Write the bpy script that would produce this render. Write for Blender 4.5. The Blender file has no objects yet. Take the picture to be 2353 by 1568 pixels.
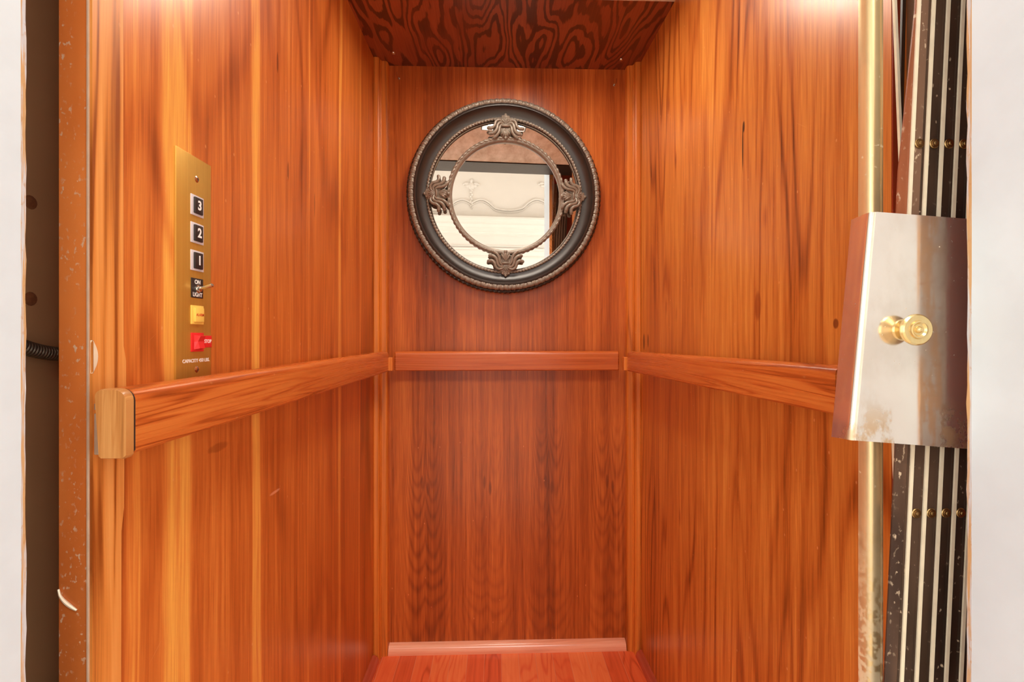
import bpy, bmesh, math, random
from mathutils import Vector, Matrix
PI = math.pi
random.seed(7)
C = bpy.context.scene.collection

# ------------------------------------------------------------------ camera survey
FP, VX, HY = 1100.0, 0.032, 775.0          # focal length in pixels, tan(yaw), horizon row
YAW = math.atan(VX); SN, CS = math.sin(YAW), math.cos(YAW)
EYE = 1.075                                # lens height above the cab floor

def at(px, py, Y=None, X=None):
    """point on the plane Y=const or X=const seen at a pixel of the photograph (metres, floor z=0)"""
    u = (px - 1176.5) / FP; v = (HY - py) / FP
    dx, dy = SN + u * CS, CS - u * SN
    t = Y / dy if Y is not None else X / dx
    return Vector((dx * t, dy * t, v * t + EYE))

# ------------------------------------------------------------------ material DSL
class Mat:
    def __init__(s, name):
        s.m = bpy.data.materials.new(name); s.m.use_nodes = True
        s.nt = s.m.node_tree; s.n = s.nt.nodes; s.l = s.nt.links
        s.b = s.n['Principled BSDF']
        tc = s.n.new('ShaderNodeTexCoord'); s.obj = tc.outputs['Object']
        sp = s.n.new('ShaderNodeSeparateXYZ'); s.l.new(s.obj, sp.inputs[0])
        s.x, s.y, s.z = sp.outputs
    def put(s, sock, v):
        if hasattr(v, 'node'): s.l.new(v, sock)
        elif isinstance(v, (tuple, list)) and len(v) == 3 and sock.type == 'RGBA': sock.default_value = (*v, 1)
        else: sock.default_value = v
    def f(s, op, a, b=0.0, c=None, clamp=False):
        k = s.n.new('ShaderNodeMath'); k.operation = op; k.use_clamp = clamp
        s.put(k.inputs[0], a); s.put(k.inputs[1], b)
        if c is not None: s.put(k.inputs[2], c)
        return k.outputs[0]
    def add(s, a, b): return s.f('ADD', a, b)
    def mul(s, a, b): return s.f('MULTIPLY', a, b)
    def vec(s, a, b, c):
        k = s.n.new('ShaderNodeCombineXYZ')
        for i, v in enumerate((a, b, c)): s.put(k.inputs[i], v)
        return k.outputs[0]
    def noise(s, v, scale=1.0, detail=2.0, rough=0.5, dist=0.0):
        k = s.n.new('ShaderNodeTexNoise'); s.l.new(v, k.inputs['Vector'])
        k.inputs['Scale'].default_value = scale; k.inputs['Detail'].default_value = detail
        k.inputs['Roughness'].default_value = rough; k.inputs['Distortion'].default_value = dist
        return k.outputs[0]
    def white(s, v):
        k = s.n.new('ShaderNodeTexWhiteNoise'); k.noise_dimensions = '3D'; s.l.new(v, k.inputs['Vector'])
        return k.outputs['Value']
    def voro(s, v, scale):
        k = s.n.new('ShaderNodeTexVoronoi'); s.l.new(v, k.inputs['Vector']); k.inputs['Scale'].default_value = scale
        return k.outputs['Distance']
    def ss(s, v, lo, hi, a=0.0, b=1.0):
        k = s.n.new('ShaderNodeMapRange'); k.interpolation_type = 'SMOOTHSTEP'
        s.put(k.inputs[0], v)
        for i, q in enumerate((lo, hi, a, b)): s.put(k.inputs[i + 1], q)
        return k.outputs[0]
    def ramp(s, v, stops):
        k = s.n.new('ShaderNodeValToRGB'); s.put(k.inputs[0], v)
        e = k.color_ramp.elements
        while len(e) < len(stops): e.new(0.5)
        for i, (p, c) in enumerate(stops): e[i].position = p; e[i].color = (*c, 1)
        return k.outputs[0]
    def mix(s, fac, a, b, mode='MIX'):
        k = s.n.new('ShaderNodeMix'); k.data_type = 'RGBA'; k.blend_type = mode
        s.put(k.inputs[0], fac); s.put(k.inputs[6], a); s.put(k.inputs[7], b)
        return k.outputs[2]
    def done(s, col, rough=0.5, metal=0.0, bump=None, bstr=0.2, bdist=0.001, coat=0.0, spec=0.5, crough=0.1):
        s.put(s.b.inputs['Base Color'], col); s.put(s.b.inputs['Roughness'], rough)
        s.put(s.b.inputs['Metallic'], metal); s.b.inputs['Specular IOR Level'].default_value = spec
        s.b.inputs['Coat Weight'].default_value = coat; s.b.inputs['Coat Roughness'].default_value = crough
        if bump is not None:
            k = s.n.new('ShaderNodeBump'); k.inputs['Strength'].default_value = bstr
            k.inputs['Distance'].default_value = bdist; s.l.new(bump, k.inputs['Height'])
            s.l.new(k.outputs[0], s.b.inputs['Normal'])
        return s.m

def lift(stops, k):
    return [(p, tuple(min(c * q, 0.95) for c, q in zip(col, k))) for p, col in stops]

def srgb(r, g, b):
    return tuple(((c / 255) / 12.92 if c / 255 < 0.04045 else ((c / 255 + 0.055) / 1.055) ** 2.4) for c in (r, g, b))

def wood(name, across, along, stops, seed=0.0, fig=0.35, figfreq=60, figscale=(3.0, 0.55), stripes=(), fine=90,
         rough=0.3, spec=0.5, scratch=0.5, marks=(), coat=0.0, big=5.0, tint=None, knots=0.0, contrast=1.0):
    m = Mat(name); a = getattr(m, across); l = getattr(m, along)
    wn = m.noise(m.vec(m.mul(a, 3.0), m.mul(l, 0.8), seed), 1, 2)
    a2 = m.add(a, m.mul(m.add(wn, -0.5), 0.05))
    bg = m.noise(m.vec(m.mul(a2, big), m.mul(l, 0.3), seed + 3), 1, 3)
    fn = m.noise(m.vec(m.mul(a2, fine), m.mul(l, 2.0), seed + 1), 1, 4, 0.6)
    po = m.noise(m.vec(m.mul(a2, fine * 5), m.mul(l, 11), seed + 2), 1, 2)
    fg = m.noise(m.vec(m.mul(a, figscale[0]), m.mul(l, figscale[1]), seed + 5), 1, 2.0, 0.45)
    sn = m.f('SINE', m.mul(fg, figfreq)); ln = m.f('POWER', m.add(m.mul(sn, 0.5), 0.5), 5.0)
    fade = m.noise(m.vec(m.mul(a, 4), m.mul(l, 1.5), seed + 9), 1, 2)
    ln = m.mul(ln, m.ss(fade, 0.38, 0.62))
    v = m.add(m.add(m.mul(bg, 0.44), m.mul(fn, 0.36)), m.mul(po, 0.20))
    v = m.add(m.mul(m.add(v, -0.5), contrast), 0.49)
    v = m.add(v, m.mul(ln, -fig * 0.4))
    for (c, w, st) in stripes:
        d = m.f('ABSOLUTE', m.add(a2, -c)); g = m.ss(d, w * 0.45, w * 0.72, 1.0, 0.0)
        v = m.add(v, m.mul(g, st))
    if knots:
        kd = m.voro(m.vec(m.mul(a, 9), m.mul(l, 3.2), seed + 4), 1)
        v = m.add(v, m.ss(kd, 0.0, 0.11, -knots, 0.0))
    col = m.ramp(v, stops)
    if scratch:
        sc = m.voro(m.vec(m.mul(a, 34), m.mul(l, 22), seed), 1)
        col = m.mix(m.ss(sc, 0.03, 0.075, scratch, 0.0), col, srgb(240, 170, 110))
        s2 = m.noise(m.vec(m.add(m.mul(a, 9), m.mul(l, 6)), m.add(m.mul(l, 260), m.mul(a, -190)), seed), 1, 1)
        col = m.mix(m.mul(m.ss(s2, 0.80, 0.86, 0.0, 1.0), scratch * 0.6), col, srgb(235, 165, 105))
    for (ma, ml, wa, wl, mc, st) in marks:      # stains with a place of their own
        da = m.f('DIVIDE', m.add(a, -ma), wa); dl = m.f('DIVIDE', m.add(l, -ml), wl)
        dd = m.add(m.mul(da, da), m.mul(dl, dl))
        dd = m.add(dd, m.mul(m.add(fn, -0.5), 0.8))
        col = m.mix(m.ss(dd, 0.4, 1.2, st, 0.0), col, mc)
    r = m.add(m.mul(fn, 0.12), rough - 0.06)
    return m.done(col, r, 0, bump=fn, bstr=0.08, bdist=0.0006, spec=spec, coat=coat, crough=0.18)

def plain(name, col, rough=0.5, metal=0.0, var=0.12, scale=40, spec=0.5, bstr=0.1, coat=0.0):
    m = Mat(name); n = m.noise(m.obj, scale, 3)
    c = m.mix(m.ss(n, 0.3, 0.7, var, 0.0), col, tuple(x * 0.6 for x in col))
    return m.done(c, m.add(m.mul(n, 0.12), rough - 0.06), metal, bump=n, bstr=bstr, bdist=0.0004, spec=spec, coat=coat)

# ------------------------------------------------------------------ mesh builder
class MB:
    def __init__(s): s.bm = bmesh.new()
    def box(s, x0, x1, y0, y1, z0, z1, bev=0.0, seg=2):
        t = bmesh.new(); bmesh.ops.create_cube(t, size=1)
        for v in t.verts:
            v.co = Vector((x0 + (v.co.x + .5) * (x1 - x0), y0 + (v.co.y + .5) * (y1 - y0), z0 + (v.co.z + .5) * (z1 - z0)))
        if bev: bmesh.ops.bevel(t, geom=t.edges[:], offset=bev, segments=seg, affect='EDGES', profile=0.5)
        s.merge(t); return s
    def merge(s, t, M=None):
        if M is not None: bmesh.ops.transform(t, matrix=M, verts=t.verts)
        me = bpy.data.meshes.new('tmp'); t.to_mesh(me); t.free(); s.bm.from_mesh(me); bpy.data.meshes.remove(me)
    def loft(s, rings, cap=True, closed=True):
        rs = [[s.bm.verts.new(p) for p in r] for r in rings]
        n = len(rs[0])
        for a, b in zip(rs, rs[1:]):
            for i in range(n if closed else n - 1):
                j = (i + 1) % n
                try: s.bm.faces.new((a[i], a[j], b[j], b[i]))
                except ValueError: pass
        if cap:
            s.bm.faces.new(rs[0][::-1]); s.bm.faces.new(rs[-1])
        return s
    def torus_like(s, rings):                     # rings wrap around in both directions
        rs = [[s.bm.verts.new(p) for p in r] for r in rings]; n = len(rs[0]); k = len(rs)
        for q in range(k):
            a, b = rs[q], rs[(q + 1) % k]
            for i in range(n): s.bm.faces.new((a[i], a[(i + 1) % n], b[(i + 1) % n], b[i]))
        return s
    def prism(s, poly, f0, f1):
        """poly: list of 2-D points; f0/f1 map them to 3-D ends"""
        return s.loft([[f0(p) for p in poly], [f1(p) for p in poly]])
    def lathe(s, prof, c, axis, n=32):
        """prof [(radius, height)], around axis through c"""
        ax = Vector(axis).normalized(); t = ax.orthogonal().normalized(); b = ax.cross(t); c = Vector(c)
        rings = []
        for r, h in prof:
            r = max(r, 1e-5)
            rings.append([c + ax * h + (t * math.cos(2 * PI * i / n) + b * math.sin(2 * PI * i / n)) * r for i in range(n)])
        return s.loft(rings)
    def tube(s, pts, rad, n=10):
        pts = [Vector(p) for p in pts]
        if not isinstance(rad, (list, tuple)): rad = [rad] * len(pts)
        rings = []; ref = None
        for i, p in enumerate(pts):
            d = (pts[min(i + 1, len(pts) - 1)] - pts[max(i - 1, 0)]).normalized()
            if ref is None: ref = d.orthogonal().normalized()
            t = (ref - d * ref.dot(d)).normalized(); ref = t; b = d.cross(t)
            rings.append([p + (t * math.cos(2 * PI * k / n) + b * math.sin(2 * PI * k / n)) * rad[i] for k in range(n)])
        return s.loft(rings)
    def ball(s, c, r, M=None, n=12):
        t = bmesh.new(); bmesh.ops.create_uvsphere(t, u_segments=n, v_segments=max(6, n // 2 + 2), radius=1)
        S = Matrix.Diagonal((*r, 1)); T = Matrix.Translation(c)
        s.merge(t, T @ (M.to_4x4() if M is not None else Matrix.Identity(4)) @ S); return s
    def build(s, name, mat, parent=None, smooth=True, local=False, angle=0.6):
        bmesh.ops.remove_doubles(s.bm, verts=s.bm.verts, dist=1e-6)
        bmesh.ops.recalc_face_normals(s.bm, faces=s.bm.faces)
        off = Vector((0, 0, 0))
        if parent is not None and not local:
            q = parent
            while q is not None: off += q.location; q = q.parent
        for v in s.bm.verts: v.co -= off
        for f in s.bm.faces: f.smooth = smooth
        if smooth:
            for e in s.bm.edges:
                if len(e.link_faces) == 2 and e.calc_face_angle(0) > angle: e.smooth = False
        me = bpy.data.meshes.new(name); s.bm.to_mesh(me); s.bm.free()
        me.materials.append(mat)
        o = bpy.data.objects.new(name, me); C.objects.link(o); o.parent = parent
        return o

def tag(o, label=None, cat=None, group=None, kind=None):
    if label: o['label'] = label
    if cat: o['category'] = cat
    if group: o['group'] = group
    if kind: o['kind'] = kind
    return o
def thing(name, loc, label, cat, group=None):
    o = bpy.data.objects.new(name, None); o.empty_display_size = 0.05; C.objects.link(o); o.location = loc
    return tag(o, label, cat, group)
def struct(o, label=None, cat=None): return tag(o, label, cat, kind='structure')

def lettering(name, text, size, mat, parent, M, extrude=0.00008, offset=0.0, space=1.0, width=1.0):
    cu = bpy.data.curves.new(name, 'FONT'); cu.body = text; cu.size = size; cu.extrude = extrude
    cu.offset = offset; cu.align_x = 'CENTER'; cu.align_y = 'CENTER'; cu.space_character = space
    t = bpy.data.objects.new(name + '_tmp', cu); C.objects.link(t)
    bpy.context.view_layer.update()
    me = bpy.data.meshes.new_from_object(t.evaluated_get(bpy.context.evaluated_depsgraph_get()))
    bpy.data.objects.remove(t)
    me.transform(M @ Matrix.Diagonal((width, 1, 1, 1)))
    off = Vector((0, 0, 0)); q = parent
    while q is not None: off += q.location; q = q.parent
    me.transform(Matrix.Translation(-off)); me.name = name
    me.materials.clear(); me.materials.append(mat)
    o = bpy.data.objects.new(name, me); C.objects.link(o); o.parent = parent
    return o

# ------------------------------------------------------------------ dimensions
YB = 1.65                                    # back wall
CEIL = EYE + 0.929
YF, YW = 0.506, 0.546                        # front of cab on the left, start of the veneered panel
def XL(y): return -0.408 - (YB - y) * 0.009
def XR(y): return 0.486 + (YB - y) * 0.018
YRE = 0.597                                  # right panel's front edge

# ------------------------------------------------------------------ materials
ST_L = [(0.22, srgb(120, 42, 12)), (0.42, srgb(178, 76, 28)), (0.55, srgb(202, 98, 40)), (0.75, srgb(230, 142, 62))]
ST_L = lift(ST_L, (1.22, 1.80, 1.9))
M_left = wood('cherry_left', 'y', 'z', ST_L, 1.3, fig=0.30, figfreq=46, figscale=(3.2, 0.75), rough=0.30, contrast=1.12,
              stripes=[(0.640, 0.050, 0.17), (0.560, 0.02, 0.08), (0.838, 0.024, 0.2), (1.272, 0.016, 0.17), (1.07, 0.006, 0.12), (1.45, 0.014, 0.12), (0.73, 0.05, 0.05)],
              marks=[(0.73, EYE - 0.165, 0.028, 0.007, srgb(100, 35, 12), 0.35), (0.965, EYE + 0.33, 0.004, 0.02, srgb(90, 30, 12), 0.6),
                     (0.92, EYE + 0.52, 0.004, 0.02, srgb(80, 28, 12), 0.6), (0.91, EYE - 0.29, 0.022, 0.003, srgb(240, 170, 130), 0.5),
                     (1.10, EYE + 0.30, 0.003, 0.03, srgb(90, 30, 12), 0.5), (1.30, EYE + 0.36, 0.003, 0.03, srgb(90, 30, 12), 0.5)])
ST_R = [(0.22, srgb(110, 38, 10)), (0.40, srgb(176, 74, 26)), (0.55, srgb(206, 102, 42)), (0.75, srgb(228, 138, 66))]
ST_R = lift(ST_R, (1.16, 1.88, 1.9))
M_right = wood('cherry_right', 'y', 'z', ST_R, 8.1, fig=0.42, figfreq=95, figscale=(5.2, 0.42), rough=0.30, contrast=1.22, fine=70, knots=0.14,
               marks=[(0.955, EYE + 0.385, 0.0022, 0.05, srgb(52, 20, 8), 0.95), (0.951, EYE + 0.425, 0.004, 0.012, srgb(52, 20, 8), 0.9),
                      (1.57, EYE - 0.015, 0.010, 0.028, srgb(90, 30, 12), 0.8), (1.53, EYE - 0.012, 0.007, 0.024, srgb(90, 30, 12), 0.8),
                      (0.90, EYE + 0.06, 0.012, 0.03, srgb(140, 55, 20), 0.6), (0.695, EYE + 0.02, 0.006, 0.008, srgb(110, 45, 20), 0.8)])

def back_wall_material():
    m = Mat('walnut_back'); x, z = m.x, m.z
    p, c0 = 0.2125, -0.245
    t = m.f('FRACT', m.add(m.f('DIVIDE', m.add(x, -c0 + p / 2 + 10 * p), p), 0.0))
    q = m.mul(m.f('ABSOLUTE', m.add(t, -0.5)), p)           # book-matched leaves: 0 at each centre line
    zz = m.add(z, -EYE)
    wn = m.noise(m.vec(m.mul(q, 30), m.mul(z, 4), 2.0), 1, 3)
    wide = m.noise(m.vec(m.mul(x, 2.5), m.mul(z, 1.0), 5.0), 1, 1)
    d = m.add(q, -0.026); g = m.mul(m.mul(d, d), 34.0)
    grow = m.add(1.0, m.mul(m.f('MAXIMUM', m.add(zz, 0.86), 0.0), 9.0))
    big = m.noise(m.vec(m.mul(x, 3.0), m.mul(z, 2.2), 9.0), 1, 1)
    F = m.add(m.add(m.add(zz, m.mul(m.mul(g, grow), -1.0)), m.mul(wn, 0.05)), m.mul(big, 0.30))
    ln = m.f('POWER', m.add(m.mul(m.f('SINE', m.mul(F, 92.0)), 0.5), 0.5), 2.2)
    near = m.ss(q, 0.045, 0.10, 1.0, 0.15)
    low = m.mul(m.ss(zz, -0.45, -0.25, 1.0, 0.12), 1.0)
    fade = m.ss(wide, 0.3, 0.6, 0.35, 1.0)
    ln = m.mul(m.mul(ln, near), m.mul(low, fade))
    fn = m.noise(m.vec(m.mul(x, 110), m.mul(z, 2.0), 0.3), 1, 4, 0.6)
    po = m.noise(m.vec(m.mul(x, 520), m.mul(z, 14), 1.3), 1, 2)
    bg = m.noise(m.vec(m.mul(x, 11), m.mul(z, 0.4), 3.3), 1, 3)
    v = m.add(m.add(m.mul(bg, 0.42), m.mul(fn, 0.38)), m.mul(po, 0.20))
    v = m.add(m.mul(m.add(v, -0.5), 1.35), 0.485)
    v = m.add(v, m.mul(ln, -0.105))
    top = m.noise(m.vec(m.mul(x, 16), m.mul(z, 7), 8.0), 1, 2)
    v = m.add(v, m.mul(m.mul(m.ss(top, 0.62, 0.75), 0.12), m.ss(zz, 0.6, 0.75)))
    col = m.ramp(v, lift([(0.22, srgb(92, 34, 14)), (0.42, srgb(140, 58, 24)), (0.56, srgb(168, 76, 34)), (0.78, srgb(200, 106, 54))], (1.38, 1.75, 1.35)))
    for cx in (0, 1, 2, 3):
        kx = c0 + p * cx
        for sgn, kz, r in ((-1, -0.50, 0.010), (1, -0.52, 0.008)):
            dx = m.f('DIVIDE', m.add(x, -(kx + sgn * 0.010)), 0.006); dz = m.f('DIVIDE', m.add(zz, -kz), 0.028)
            dd = m.add(m.add(m.mul(dx, dx), m.mul(dz, dz)), m.mul(m.add(wn, -0.5), 2.2))
            col = m.mix(m.ss(dd, 0.3, 1.2, 0.5, 0.0), col, srgb(84, 30, 14))
    s1 = m.voro(m.vec(m.mul(x, 30), m.mul(z, 17), 4.0), 1)
    col = m.mix(m.mul(m.ss(s1, 0.02, 0.07, 0.6, 0.0), m.ss(zz, -0.5, -0.1, 1.0, 0.25)), col, srgb(240, 150, 95))
    s2 = m.noise(m.vec(m.add(m.mul(x, 9), m.mul(z, 5)), m.add(m.mul(z, 120), m.mul(x, -230)), 3), 1, 1)
    col = m.mix(m.ss(s2, 0.80, 0.87, 0.0, 0.35), col, srgb(225, 130, 75))
    return m.done(col, m.add(m.mul(fn, 0.1), 0.24), 0, bump=fn, bstr=0.06, bdist=0.0005, spec=0.5)
M_back = back_wall_material()

def ceiling_material():
    m = Mat('plywood_ceiling'); x, y = m.x, m.y
    seam = m.ss(x, -0.1195, -0.119, 0.0, 1.0)
    xs = m.add(x, m.mul(seam, 0.37)); sd = m.mul(seam, 3.7)
    n = m.noise(m.vec(m.mul(xs, 8.5), m.mul(y, 2.3), sd), 1, 1.6, 0.4, 0.0)
    jag = m.noise(m.vec(m.mul(x, 55), m.mul(y, 7), 1.0), 1, 3, 0.6)
    n = m.add(n, m.mul(jag, 0.055))
    s = m.add(m.mul(m.f('SINE', m.mul(n, 100)), 0.5), 0.5)
    ln = m.ss(s, 0.52, 0.80)
    fn = m.noise(m.vec(m.mul(x, 240), m.mul(y, 8), 2), 1, 3)
    bg = m.noise(m.vec(m.mul(x, 5), m.mul(y, 3), 2), 1, 2)
    base = m.ramp(m.add(m.mul(fn, 0.5), m.mul(bg, 0.5)), [(0.3, srgb(134, 62, 34)), (0.7, srgb(176, 92, 54))])
    base = m.mix(m.mul(seam, 0.18), base, srgb(100, 45, 28))
    dk = m.mix(fn, srgb(72, 32, 16), srgb(102, 50, 28))
    col = m.mix(m.mul(ln, m.ss(bg, 0.3, 0.6, 0.6, 0.95)), base, dk)
    d = m.f('ABSOLUTE', m.add(x, 0.1195)); col = m.mix(m.ss(d, 0.0002, 0.0010, 0.4, 0.0), col, srgb(40, 14, 6))
    return m.done(col, 0.34, 0, bump=s, bstr=0.06, bdist=0.0004)
M_ceil = ceiling_material()

def floor_material():
    m = Mat('cherry_strip_floor'); x, y = m.x, m.y
    w = 0.057
    t = m.f('DIVIDE', m.add(x, 5.0), w); idx = m.f('FLOOR', t); fr = m.f('FRACT', t)
    rnd = m.white(m.vec(idx, 3.0, 1.0)); r2 = m.white(m.vec(idx, 7.0, 2.0))
    n = m.noise(m.vec(m.add(m.mul(x, 8), m.mul(rnd, 30)), m.mul(y, 1.6), r2), 1, 2)
    ln = m.f('POWER', m.add(m.mul(m.f('SINE', m.mul(n, 90)), 0.5), 0.5), 4)
    fn = m.noise(m.vec(m.mul(x, 150), m.mul(y, 5), rnd), 1, 3)
    v = m.add(m.add(m.mul(rnd, 0.42), m.mul(fn, 0.35)), m.mul(ln, m.mul(r2, -0.22)))
    col = m.ramp(m.add(v, 0.14), lift([(0.15, srgb(150, 46, 24)), (0.45, srgb(188, 70, 38)), (0.8, srgb(212, 98, 58))], (1.6, 2.2, 2.0)))
    e = m.f('MINIMUM', fr, m.f('SUBTRACT', 1.0, fr))
    col = m.mix(m.ss(e, 0.008, 0.02, 0.7, 0.0), col, srgb(226, 140, 100))
    return m.done(col, 0.26, 0, bump=e, bstr=0.0, spec=0.5)
M_floor = floor_material()

M_oak_x = wood('oak_rail_across', 'z', 'x', [(0.2, srgb(120, 46, 14)), (0.42, srgb(184, 86, 34)), (0.6, srgb(206, 112, 52)), (0.8, srgb(226, 140, 76))], 4.1,
               fig=0.35, figfreq=50, figscale=(40, 0.9), fine=260, rough=0.28, scratch=0.15, big=14)
M_oak_y = wood('oak_rail_along', 'z', 'y', [(0.2, srgb(120, 48, 14)), (0.42, srgb(190, 92, 36)), (0.6, srgb(214, 122, 54)), (0.8, srgb(232, 152, 78))], 6.1,
               fig=0.5, figfreq=60, figscale=(34, 1.2), fine=240, rough=0.28, scratch=0.2, big=14)
M_oak_end = wood('oak_rail_end', 'x', 'z', [(0.22, srgb(96, 56, 24)), (0.45, srgb(186, 124, 66)), (0.65, srgb(220, 166, 102))], 2.1,
                 fig=0.6, figfreq=40, figscale=(60, 4), fine=420, rough=0.32, scratch=0.4, big=30)
ST_T = [(0.2, srgb(150, 76, 24)), (0.42, srgb(218, 136, 60)), (0.6, srgb(236, 162, 86)), (0.8, srgb(246, 186, 112))]
M_trim = wood('pine_edge', 'y', 'z', ST_T, 3.7, fig=0.85, figfreq=34, figscale=(20, 0.7), fine=200, rough=0.4, scratch=0.2, big=22)
ST_C = [(0.22, srgb(110, 50, 16)), (0.40, srgb(176, 96, 36)), (0.6, srgb(208, 126, 54)), (0.8, srgb(228, 152, 76))]
ST_C = lift(ST_C, (1.35, 1.3, 1.1))
M_corner = wood('oak_corner', 'x', 'z', ST_C, 5.2, fig=0.35, figfreq=40, figscale=(22, 0.6), fine=230, rough=0.34, scratch=0.3, big=30)
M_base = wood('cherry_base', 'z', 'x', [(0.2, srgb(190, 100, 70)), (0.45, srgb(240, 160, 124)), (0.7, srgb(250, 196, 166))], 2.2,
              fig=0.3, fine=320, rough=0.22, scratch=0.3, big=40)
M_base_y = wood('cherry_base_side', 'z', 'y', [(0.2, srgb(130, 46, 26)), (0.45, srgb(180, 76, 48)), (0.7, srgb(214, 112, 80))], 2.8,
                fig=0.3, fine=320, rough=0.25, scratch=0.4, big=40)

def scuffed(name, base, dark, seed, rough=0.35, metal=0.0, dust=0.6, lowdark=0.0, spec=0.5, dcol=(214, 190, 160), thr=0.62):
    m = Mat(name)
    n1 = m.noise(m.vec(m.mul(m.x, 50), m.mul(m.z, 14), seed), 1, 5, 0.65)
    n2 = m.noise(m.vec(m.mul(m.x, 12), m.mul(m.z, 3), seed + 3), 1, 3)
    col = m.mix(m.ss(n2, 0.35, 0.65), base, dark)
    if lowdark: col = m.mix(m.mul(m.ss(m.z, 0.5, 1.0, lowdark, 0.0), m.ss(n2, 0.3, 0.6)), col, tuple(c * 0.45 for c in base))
    sp = m.noise(m.vec(m.mul(m.add(m.x, m.y), 240), m.mul(m.z, 150), seed), 1, 2)
    col = m.mix(m.mul(m.ss(sp, thr + 0.06, thr + 0.16), m.mul(m.ss(n1, 0.42, 0.62), dust)), col, srgb(*dcol))
    return m.done(col, m.add(m.mul(n1, 0.25), rough - 0.1), metal, bump=n1, bstr=0.12, bdist=0.0005, spec=spec)
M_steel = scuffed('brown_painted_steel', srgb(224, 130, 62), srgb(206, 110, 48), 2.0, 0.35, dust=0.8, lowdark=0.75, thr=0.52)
M_redsteel = scuffed('red_brown_paint', srgb(160, 52, 20), srgb(130, 40, 16), 5.0, 0.35, dust=0.4)
M_slat = scuffed('dark_gate_laminate', srgb(84, 64, 50), srgb(34, 24, 16), 7.0, 0.38, dust=0.8, thr=0.58)
M_slatb = scuffed('brown_gate_laminate', srgb(150, 84, 52), srgb(112, 62, 40), 9.0, 0.4, dust=0.7, thr=0.54)
M_slatc = scuffed('dusty_gate_laminate', srgb(124, 94, 74), srgb(64, 46, 36), 11.0, 0.4, dust=0.9, thr=0.52)
M_edge = plain('cream_gate_edge', srgb(250, 236, 206), 0.35, 0.1, 0.25, 60)
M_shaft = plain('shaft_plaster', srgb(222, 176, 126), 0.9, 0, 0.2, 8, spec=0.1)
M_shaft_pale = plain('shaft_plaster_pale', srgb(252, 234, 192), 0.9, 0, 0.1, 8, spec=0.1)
M_white = plain('white_gloss_paint', srgb(219, 232, 240), 0.45, 0, 0.10, 30, spec=0.4, bstr=0.2)

def raw_edge():
    m = Mat('chipped_paint_edge')
    n = m.noise(m.vec(m.mul(m.x, 60), m.mul(m.y, 200), m.mul(m.z, 9)), 1, 4, 0.7)
    n3 = m.noise(m.vec(m.mul(m.x, 60), m.mul(m.y, 300), m.mul(m.z, 160)), 1, 2)
    col = m.mix(m.ss(n, 0.44, 0.58), srgb(206, 164, 116), srgb(206, 206, 210))
    col = m.mix(m.ss(n3, 0.6, 0.7, 0.0, 0.5), col, srgb(196, 150, 104))
    return m.done(col, 0.7, 0, bump=n3, bstr=0.6, bdist=0.001, spec=0.2)
M_raw = raw_edge()

def brass_mat(name, c1, c2, rough, seed=0.0, met=1.0, grime=0.4, axis='z', lowdirt=0.0):
    m = Mat(name)
    n = m.noise(m.vec(m.mul(m.x, 300), m.mul(m.y, 300), m.mul(m.z, 4)), 1, 3)
    g = m.noise(m.vec(m.mul(m.x, 30), m.mul(m.y, 30), m.add(m.mul(m.z, 12), seed)), 1, 4, 0.65)
    col = m.mix(n, c1, c2); r = m.add(m.mul(g, 0.2), rough - 0.1)
    col = m.mix(m.ss(g, 0.5, 0.72, 0.0, grime), col, tuple(c * 0.5 for c in c1))
    if lowdirt:
        sp = m.noise(m.vec(m.mul(m.x, 200), m.mul(m.y, 200), m.mul(m.z, 160)), 1, 2)
        edge = m.noise(m.vec(m.mul(m.x, 40), m.mul(m.y, 40), m.mul(m.z, 7)), 1, 3)
        k = m.mul(m.ss(m.add(sp, m.mul(edge, 0.6)), 0.72, 0.86), m.ss(m.z, 0.55, 0.95, lowdirt, 0.0))
        k2 = m.mul(m.ss(sp, 0.68, 0.76), 0.6)
        k = m.f('MAXIMUM', k, k2)
        col = m.mix(k, col, srgb(238, 222, 188)); met = m.f('MULTIPLY', m.f('SUBTRACT', 1.0, k), met); r = m.add(r, m.mul(k, 0.4))
    return m.done(col, r, met, bump=g, bstr=0.05, bdist=0.0004)
M_brass_plate = brass_mat('brushed_brass', srgb(222, 178, 84), srgb(204, 156, 66), 0.42, met=0.6, grime=0.12)
M_brass_post = brass_mat('polished_brass_post', srgb(244, 220, 172), srgb(224, 192, 132), 0.30, met=0.62, grime=0.3, lowdirt=1.0)
M_brass_knob = brass_mat('brass_knob', srgb(236, 212, 156), srgb(220, 190, 128), 0.24, met=0.8, grime=0.25)
M_rivet = brass_mat('dull_brass_pin', srgb(190, 160, 110), srgb(150, 116, 70), 0.4, grime=0.5)

def chrome():
    m = Mat('polished_stainless')
    g = m.noise(m.vec(m.mul(m.x, 22), m.mul(m.y, 22), m.mul(m.z, 14)), 1, 5, 0.65)
    sp = m.noise(m.obj, 420, 2)
    low = m.ss(m.z, EYE - 0.092, EYE - 0.05, 1.0, 0.0)
    wear = m.mul(low, m.ss(g, 0.48, 0.56))
    specks = m.mul(m.ss(sp, 0.72, 0.78), m.ss(g, 0.45, 0.6))
    col = m.mix(m.mul(m.ss(g, 0.4, 0.7), 0.35), srgb(240, 230, 218), srgb(206, 190, 172))
    col = m.mix(m.mul(wear, 0.7), col, srgb(196, 156, 104))
    col = m.mix(m.mul(specks, 0.7), col, srgb(240, 220, 190))
    r = m.add(m.mul(m.ss(g, 0.4, 0.75), 0.12), 0.09)
    r = m.add(r, m.mul(m.f('MAXIMUM', wear, specks), 0.35))
    return m.done(col, r, m.f('SUBTRACT', 0.90, m.mul(specks, 0.5)))
M_chrome = chrome()
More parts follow.
